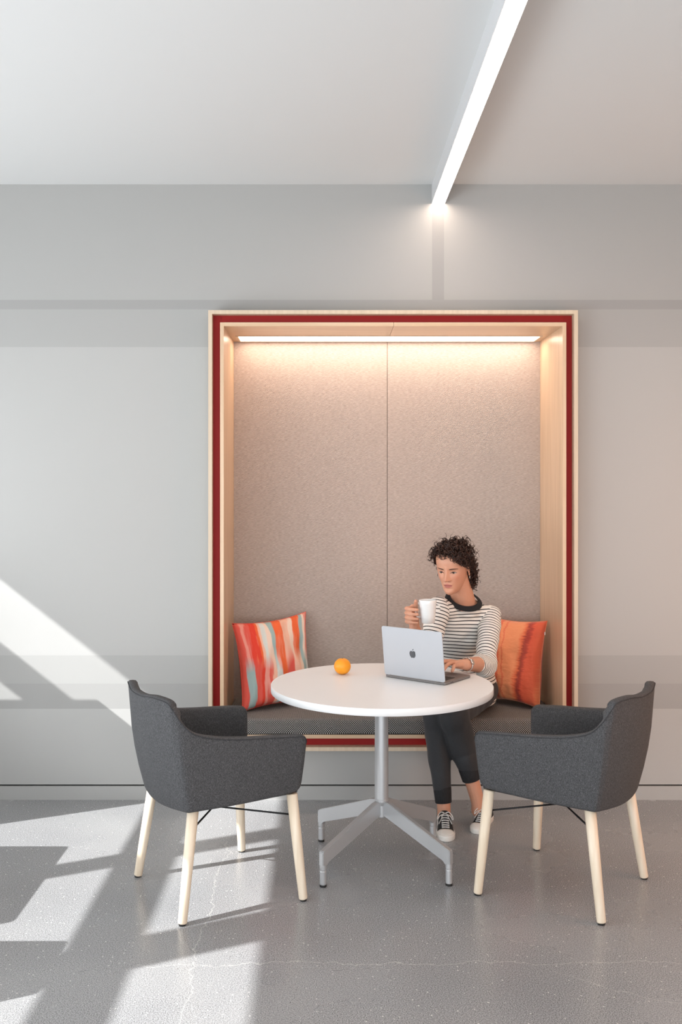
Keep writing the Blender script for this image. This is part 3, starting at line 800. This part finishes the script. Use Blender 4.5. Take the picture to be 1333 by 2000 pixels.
for i, v_ in enumerate(me.vertices):
    p = inv @ v_.co; c_ = base_c.copy()
    if abs(p.x) < .09 and -.13 < p.z < .13 and p.y > .02:
        ax = abs(p.x)
        k = .35*G(ax, .042, .019)*G(p.z, -.030, .020)+.25*G(ax, 0, .012)*G(p.z, -.034, .012)
        c_ = c_.lerp(Vector((.62, .22, .15)), k)
        wl_ = .0205*(1-((p.z+.0655)/.0105)**2) if abs(p.z+.0655) < .0105 else 0
        if wl_ > 0 and ax < wl_*1.0:
            c_ = c_.lerp(Vector((.42, .10, .095)), .85)
            if abs(p.z+.0655) < .0016: c_ = Vector((.20, .05, .045))
        c_ = c_.lerp(Vector((.42, .20, .14)), .55*G(ax, .031, .015)*G(p.z, .011, .0045))
        c_ = c_.lerp(Vector((.30, .10, .07)), .95*G(ax, .0080, .0042)*G(p.z, -.0435, .0034))  # shade of the nostrils and under the nose painted into the skin
    ca.data[i].color = (*c_, 1)
t = MT('skin', rough=.5); at_ = t.n('ShaderNodeAttribute'); at_.attribute_name = 'tone'
t.col(t.mix(t.math('MULTIPLY', t.noise(45, 3), .25), at_.outputs['Color'], (.54, .23, .14)))
t.b.inputs['Subsurface Weight'].default_value = .12; t.b.inputs['Subsurface Scale'].default_value = .01; t.b.inputs['Subsurface Radius'].default_value = (1, .35, .2)
body = obj('body', me, t.m, wm, smooth=True, world=True)
# ---- eyes, brows
te = MT('eye_white', (.40, .35, .32), .3); ti = MT('iris', (.035, .02, .012), .15); tbw = MT('brow_hair', (.035, .016, .010), .8)
for s in (-1, 1):
    ex, ez = s*.0305, -.0045
    yb_ = yfront(ex, ez)
    b = bmesh.new(); Me = HM @ Matrix.Rotation(0, 4, 'Z')
    ellipsoid(b, HM @ Vector((ex, yb_-.0028, ez)), (.0122, .0060, .0042), HM, 20); eye = obj('eye', b, te.m, wm, smooth=True, world=True)
    b = bmesh.new(); ellipsoid(b, HM @ Vector((ex-.0002, yb_+.0004, ez-.0004)), (.0066, .0040, .0040), HM, 16)
    o_ = obj('iris', b, ti.m, eye, smooth=True); o_.data.transform(Matrix.Translation(-wm.location))
    b = bmesh.new(); pts = []
    for k in range(13):
        x = ex+(-.0145+.029*k/12); zz = ez+.0048*math.cos((k/12-.5)*math.pi)-.0008; pts.append((HM @ Vector((x, yfront(x, zz)+.0016, zz)), .0007+.0013*math.sin(math.pi*k/12)))
    tube(b, [p for p, r in pts], [r for p, r in pts], 6)
    o_ = obj('lashes', b, tbw.m, eye, smooth=True); o_.data.transform(Matrix.Translation(-wm.location))
    b = bmesh.new(); pts = []
    for k in range(15):
        f = k/14; x = s*(.0135+.037*f); zz = .0135+.0050*math.sin(f*2.4)-.004*f*f; pts.append((HM @ Vector((x, yfront(x, zz)+.0004, zz)), .0027*(1-.6*f)*(.6+.4*min(1, f*6))))
    tube(b, [p for p, r in pts], [r for p, r in pts], 6, .6); obj('eyebrow', b, tbw.m, wm, smooth=True, world=True)
# ---- earring
b = bmesh.new(); pc = HM @ Vector((.0800, -.002, -.047))
tube(b, [pc+Vector((.0004*math.cos(a), .0050*math.cos(a), .0075*math.sin(a))) for a in [2*math.pi*k/20 for k in range(21)]], .0013, 6, caps=False)
t = MT('silver', (.75, .74, .72), .2, 1.0); M['silver'] = t.m; obj('earring', b, M['silver'], wm, smooth=True, world=True)
# ---- hair
t = MT('dark_brown_hair', rough=.45); t.col(t.ramp(t.noise(70, 3), [(.35, (.012, .0045, .003)), (.65, (.050, .018, .010))])); t.b.inputs['Specular IOR Level'].default_value = .4; M['hair'] = t.m
b = bmesh.new()
vols = [((0, -.024, .044), (.080, .090, .078)), ((0, -.060, .000), (.076, .056, .080)), ((.012, -.070, -.060), (.060, .042, .072)), ((.056, -.040, .010), (.026, .036, .055)), ((-.058, -.018, .030), (.022, .045, .048)), ((0, .032, .086), (.056, .044, .024)), ((.058, .004, .036), (.020, .040, .038)), ((-.062, .012, .044), (.020, .040, .034)), ((.034, -.078, -.050), (.048, .040, .080)), ((.050, .044, .062), (.020, .026, .022))]
for c_, r_ in vols: ellipsoid(b, HM @ Vector(c_), r_, HM, 28)
me = voxel(b, .004, 2, .5, disp=lambda p: .006*noise.noise(p*60)+.004*noise.noise(p*120))
t = MT('dark_scalp_hair', (.012, .0045, .003), .8); t.b.inputs['Specular IOR Level'].default_value = .1; hair = obj('hair', me, t.m, wm, smooth=True, world=True)
rnd = random.Random(11); b = bmesh.new()
def face_zone(p):   # region of the face that has to stay free of hair (head coordinates)
    lim = .064-.85*max(0, p.x-.020)-.35*max(0, -p.x-.045)
    if p.y > .040 and p.z < lim: return True
    if p.y > .012 and p.z < lim-.004-(.085-p.y)*.35: return True
    if p.y > -.024 and p.z < -.016: return True
    return False
wts = [5, 3, 3, 1.6, 1.6, 2.2, 1.6, 1.6, 3.5, 1.4]; cnt = 0
while cnt < 1150:
    c_, r_ = rnd.choices(vols, wts)[0]
    d = Vector((rnd.gauss(0, 1), rnd.gauss(0, 1), rnd.gauss(0, 1))).normalized()
    p = Vector((c_[0]+d.x*r_[0], c_[1]+d.y*r_[1], c_[2]+d.z*r_[2]))
    if face_zone(p) or p.z < -.125: continue
    inside = any(sum(((p[i]-cc[i])/rr[i])**2 for i in range(3)) < .80 for cc, rr in vols)
    if inside: continue
    out = (p-Vector((0, -.02, .02))).normalized()
    hang = Vector((0, -.25, -1)); hang = (hang-hang.dot(out)*out*.85)
    ax = (hang.normalized()*.8+out*rnd.uniform(.05, .75)+Vector((rnd.gauss(0, .5), rnd.gauss(0, .5), rnd.gauss(0, .3)))).normalized()
    q = ax.orthogonal().normalized(); q2 = ax.cross(q)
    L = rnd.uniform(.024, .050); turns = rnd.uniform(1.0, 2.2); R0 = rnd.uniform(.0060, .0125); ph = rnd.uniform(0, 6.28); hand = rnd.choice((-1, 1))
    n = int(9*turns)+3; pts = []; ok = True
    for k in range(n):
        f = k/(n-1); a = ph+hand*turns*2*math.pi*f; r = R0*(.6+.5*f)
        pt_ = p-out*.003+ax*L*f+q*(r*(math.cos(a)-math.cos(ph)))+q2*(r*(math.sin(a)-math.sin(ph)))
        if face_zone(pt_): ok = False; break
        pts.append(HM @ pt_)
    if not ok or len(pts) < 4: continue
    sr = rnd.choice((rnd.uniform(.0008, .0013), rnd.uniform(.0018, .0032), rnd.uniform(.0022, .0040)))
    tube(b, pts, [sr*(1-.65*k/(len(pts)-1)) for k in range(len(pts))], 5); cnt += 1
curls = obj('curls', b, M['hair'], hair, smooth=True); curls.data.transform(Matrix.Translation(-wm.location))
# ---- sweater
def stripes(name, lower=False):
    t = MT(name, rough=.9); a = t.n('ShaderNodeAttribute'); a.attribute_name = 'band'
    f = t.math('FRACT', t.math('DIVIDE', a.outputs['Fac'], .0168))
    m = t.math('LESS_THAN', f, .27)
    t.col(t.mix(m, (.80, .775, .73), (.012, .012, .016))); t.bump(t.noise(900, 2), .15, .0004); return t.m
M['stripe'] = stripes('striped_jersey')
def wrinkle(p): return .0045*noise.noise(Vector((p.x*12, p.y*12, p.z*34)))+.0050*noise.noise(Vector((p.x*8+3, p.y*8, p.z*16)))
def setband(me, fn):
    at = me.attributes.new('band', 'FLOAT', 'POINT')
    for i, v_ in enumerate(me.vertices): at.data[i].value = fn(v_.co)
b = bmesh.new(); torso_tube(b, .004)
limb(b, [P4(lerp(nb, SR, .15)-Vector((0, 0, .047)), .044), P4(lerp(nb, SR, .6)-Vector((0, 0, .025)), .045), P4(SR-Vector((0, 0, .003)), .052), P4(lerp(SR, ER, .25), .050)])
limb(b, [P4(lerp(nb, SL, .15)-Vector((0, 0, .035)), .050), P4(lerp(nb, SL, .6)-Vector((0, 0, .016)), .047), P4(SL-Vector((0, 0, .003)), .052), P4(lerp(SL, EL, .25), .050)])
ellipsoid(b, NC-nrm_*.036, (.094, .091, .033), Mn, 32)
for s in (-1, 1):
    ellipsoid(b, Vector((.655, 4.60, .865))+LAT*s*.062+Vector((.41, -.91, 0))*.062, (.052, .045, .055))
me = voxel(b, .0045, 5, .5, disp=wrinkle)
cb = bmesh.new(); cb.from_mesh(me); dl = []
for v_ in cb.verts:
    q_ = v_.co-NC; h_ = q_.dot(nrm_)
    if h_ > -.03 and math.hypot(q_.dot(e1)/.074, q_.dot(e2)/.071) < 1.0: dl.append(v_)
bmesh.ops.delete(cb, geom=dl, context='VERTS'); cb.to_mesh(me); cb.free()
for p_ in me.polygons: p_.use_smooth = True
setband(me, lambda p: 3+p.z+.0035*noise.noise(p*9)-.020*abs((p-Vector((.655, 4.55, p.z))).dot(LAT))**1.3+.012*noise.noise(Vector((p.x*5, 0, p.z*4))))
sweater = obj('sweater', me, M['stripe'], wm, smooth=True, world=True)
def sleeve(S_, E_, W_, f_end):
    b = bmesh.new(); cu = lerp(E_, W_, f_end)
    bend = (E_-(S_+W_)/2).normalized()*.006
    limb(b, [P4(S_+Vector((0, 0, -.004)), .0540), P4(lerp(S_, E_, .33), .0530), P4(lerp(S_, E_, .7), .0495), P4(E_+bend, .0505), P4(lerp(E_, W_, f_end*.6), .0480), P4(cu, .0430)], 6, 28)
    me = voxel(b, .0035, 3, .5, disp=lambda p: wrinkle(p)*1.0)
    L1 = (E_-S_).length
    def fn(p):
        u1 = (E_-S_).normalized(); u2 = (W_-E_).normalized()
        a = (p-S_).dot(u1); c_ = (p-E_).dot(u2)
        dm = u1.lerp(u2, .5)
        w_ = max(0, min(1, .5+((p-E_).dot((u1+u2).normalized()))/.05))
        return 3+(1-w_)*a+w_*(L1+c_*1.35)+.003*noise.noise(p*14)
    setband(me, fn)
    o_ = obj('sleeve', me, M['stripe'], sweater, smooth=True); o_.data.transform(Matrix.Translation(-wm.location)); return o_
sleeve(SR, ER, WR, .35); sleeve(SL, EL, WL, .36)
t = weave('black_rib', (.006, .006, .008), (.016, .016, .018)); b = bmesh.new()
rg = []
for k in range(64):
    a = 2*math.pi*k/64; rad = e1*math.cos(a)+e2*math.sin(a); p = NC+e1*math.cos(a)*.078+e2*math.sin(a)*.075
    lo_ = (rad*.88-nrm_*.48).normalized(); th_ = lo_.cross(rad.cross(nrm_).normalized())
    rg.append([b.verts.new(p+lo_*.0145*math.cos(q)+th_*.0046*math.sin(q)) for q in [2*math.pi*m/14 for m in range(14)]])
for k in range(64):
    for m in range(14): b.faces.new((rg[k][m], rg[k][(m+1) % 14], rg[(k+1) % 64][(m+1) % 14], rg[(k+1) % 64][m]))
o_ = obj('collar', b, t, sweater, smooth=True); o_.data.transform(Matrix.Translation(-wm.location))
# ---- trousers
t = MT('charcoal_jersey', rough=.75); t.col(t.ramp(t.noise(500, 2), [(.3, (.016, .017, .020)), (.7, (.030, .031, .035))])); M['trouser'] = t.m; t.b.inputs['Sheen Weight'].default_value = .1
b = bmesh.new()
q = cat([(.69, 4.79, .462, .168, .125), (.69, 4.785, .51, .180, .130), (.69, 4.775, .56, .172, .120), (.688, 4.765, .59, .158, .112)], 4)
tube(b, [a[:3] for a in q], [a[3] for a in q], 32, [a[4]/a[3] for a in q], up=LAT)
def legs(h, k, a, f, rk, r2, r3):
    limb(b, [P4(h, .088), P4(lerp(h, k, .4), .083), P4(lerp(h, k, .8), .071), P4(k, rk), P4(lerp(k, a, .18)+Vector((0, .012, 0)), rk*.96), P4(lerp(k, a, .45)+Vector((0, .014, 0)), rk*.86), P4(lerp(k, a, f*.85), r2), P4(lerp(k, a, f), r3)], 6, 28)
legs(HR_, KR, AR, .80, .063, .044, .041); legs(HL_, KL, AL, .62, .074, .054, .047)
me = voxel(b, .0045, 4, .5, disp=lambda p: .003*noise.noise(Vector((p.x*30, p.y*20, p.z*9)))+.003*noise.noise(Vector((p.x*9, p.y*9, p.z*12+4))))
tro = obj('trousers', me, M['trouser'], wm, smooth=True, world=True)
t = MT('ribbed_cuff', rough=.85); x_, y_, z_ = t.sep(); t.col(t.ramp(t.noise(1, 1, t.scale((400, 400, 20))), [(.3, (.009, .009, .011)), (.7, (.018, .018, .02))]))
for k, a, f0, f1, g_ in ((KR, AR, .78, .955, 1.0), (KL, AL, .60, .755, 1.14)):
    b = bmesh.new(); c0, c1 = lerp(k, a, f0), lerp(k, a, f1)
    tube(b, [lerp(c0, c1, f) for f in (0, .05, .3, .6, .95, 1)], [q*g_ for q in (.039, .0415, .041, .0395, .038, .035)], 28)
    o_ = obj('cuff', b, t.m, tro, smooth=True); o_.data.transform(Matrix.Translation(-wm.location))
# ---- sneakers
tc = weave('black_canvas', (.012, .012, .013), (.03, .03, .031), 900); tw = MT('white_rubber', (.78, .75, .70), .5); tlc = weave('white_lace', (.62, .61, .59), (.82, .81, .79), 900)
def sneaker(heel, toe):
    d = (Vector(toe)-Vector(heel)); L = d.length; d.normalize(); ang = math.atan2(d.y, d.x); k = L/.255
    Mx = Matrix.Translation((heel[0], heel[1], 0)) @ Matrix.Rotation(ang, 4, 'Z') @ Matrix.Scale(k, 4)
    out = [(-.001, 0), (.004, .020), (.020, .031), (.06, .032), (.10, .032), (.15, .040), (.19, .044), (.225, .038), (.245, .024), (.2545, .008)]
    def ring(bm, z, ins, x0=0, pl=out):
        pts = cat([(x, y) for x, y in pl], 3); pts = pts+[(x, -y) for x, y in pts[::-1]]
        c = .12
        return [bm.verts.new((c+(x-c)*(1-ins/.12), y*(1-ins/.04), z)) for x, y in pts]
    b = bmesh.new(); R_ = [ring(b, 0, .002), ring(b, .003, 0), ring(b, .022, 0), ring(b, .026, .0015), ring(b, .026, .006)]
    for i in range(4):
        for j in range(len(R_[0])): b.faces.new((R_[i][j], R_[i][(j+1) % len(R_[0])], R_[i+1][(j+1) % len(R_[0])], R_[i+1][j]))
    b.faces.new(R_[0]); b.faces.new(R_[-1]); b.transform(Mx)
    # upper: loft of arches along the foot
    u = bmesh.new(); st = cat([(.001, .022, .062), (.012, .028, .070), (.040, .030, .078), (.070, .030, .084), (.095, .031, .083), (.125, .034, .070), (.155, .038, .056), (.185, .040, .045), (.21, .038, .038), (.232, .028, .032), (.246, .014, .026)], 3)
    rr = []
    def arch(x, w_, h_, n=17):
        r = []
        for i in range(n):
            a = math.pi*i/(n-1); r.append((x, w_*math.copysign(abs(math.cos(a))**.75, math.cos(a)), .012+(h_-.012)*math.sin(a)**.75))
        return r
    for x, w_, h_ in st: rr.append([u.verts.new(q) for q in arch(x, w_, h_)])
    for i in range(len(rr)-1):
        for j in range(16): u.faces.new((rr[i][j], rr[i][j+1], rr[i+1][j+1], rr[i+1][j]))
        u.faces.new((rr[i][16], rr[i][0], rr[i+1][0], rr[i+1][16]))
    u.faces.new(rr[0]); u.faces.new(rr[-1]); u.transform(Mx)
    sh = obj('sneaker', u, tc, wm, smooth=True, world=True)
    def sub(name, bm, m):
        o_ = obj(name, bm, m, sh, smooth=True); o_.data.transform(Matrix.Translation(-wm.location)); return o_
    sub('sole', b, tw.m)
    g = bmesh.new(); st2 = [(x, w_+.0022, h_+.0022) for x, w_, h_ in st if x > .196]+[(.2515, .010, .020)]
    rr = [[g.verts.new(q) for q in arch(*s_)] for s_ in st2]
    for i in range(len(rr)-1):
        for j in range(16): g.faces.new((rr[i][j], rr[i][j+1], rr[i+1][j+1], rr[i+1][j]))
    g.faces.new(rr[-1]); g.faces.new(rr[0]); g.transform(Mx); sub('toe_cap', g, tw.m)
    g = bmesh.new()
    def top(x, y):
        for i in range(len(st)-1):
            if st[i][0] <= x <= st[i+1][0]:
                f = (x-st[i][0])/(st[i+1][0]-st[i][0]); w_ = st[i][1]+(st[i+1][1]-st[i][1])*f; h_ = st[i][2]+(st[i+1][2]-st[i][2])*f; break
        ca_ = min(1, (abs(y)/w_))**(1/.75); return .012+(h_-.012)*math.sqrt(max(0, 1-ca_**2))**.75
    for i in range(6):
        x = .118+i*.0145; w_ = .0175
        for sg in (-1, 1):
            tube(g, [(x-sg*.0035*yy/w_, yy, top(x, yy)+.0030) for yy in (-w_, -w_*.5, 0, w_*.5, w_)], .0026, 6, .6)
    zt = top(.112, 0)+.006
    for sg in (-1, 1):
        tube(g, [q for q in cat([(.112, 0, zt), (.122, sg*.018, zt+.010), (.140, sg*.034, zt-.002), (.146, sg*.036, zt-.018), (.132, sg*.026, zt-.006), (.114, sg*.004, zt)], 4)], .0024, 6, .6)
        tube(g, [q for q in cat([(.112, 0, zt), (.135, sg*.010, zt+.002), (.158, sg*.022, zt-.016), (.168, sg*.030, zt-.030)], 4)], .0020, 6, .6)
    g.transform(Mx); sub('laces', g, tlc)
    return sh
sneaker((.5370, 4.385, 0), (.5180, 4.142, 0)); sneaker((.755, 4.440, 0), (.660, 4.236, 0))
# ---- wrist watch
b = bmesh.new(); ax = (WL-EL).normalized(); cc = lerp(EL, WL, .955); q = ax.orthogonal().normalized(); q2 = ax.cross(q)
ring_ = [cc+q*math.cos(a)*.0285+q2*math.sin(a)*.0285 for a in [2*math.pi*k/32 for k in range(33)]]
tube(b, ring_, .0052, 8, .40, up=ax, caps=False); wa = obj('wrist_watch', b, M['silver'], wm, smooth=True, world=True)
fd = Vector((.35, -.75, .45)); fd = (fd-fd.dot(ax)*ax).normalized(); fx_ = ax; fy_ = fd.cross(ax)
Mw = Matrix.Translation(cc+fd*.0265) @ Matrix((fx_, fy_, fd)).transposed().to_4x4()
b = bmesh.new(); lathe(b, [(.0125, 0), (.0135, .001), (.0135, .005), (.0115, .0062)], 28, Mw); o_ = obj('watch_case', b, M['silver'], wa, smooth=True); o_.data.transform(Matrix.Translation(-wm.location))
b = bmesh.new(); lathe(b, [(.0110, .0060), (.0110, .0066)], 28, Mw); t = MT('watch_dial', (.35, .28, .24), .3); o_ = obj('watch_dial', b, t.m, wa); o_.data.transform(Matrix.Translation(-wm.location))
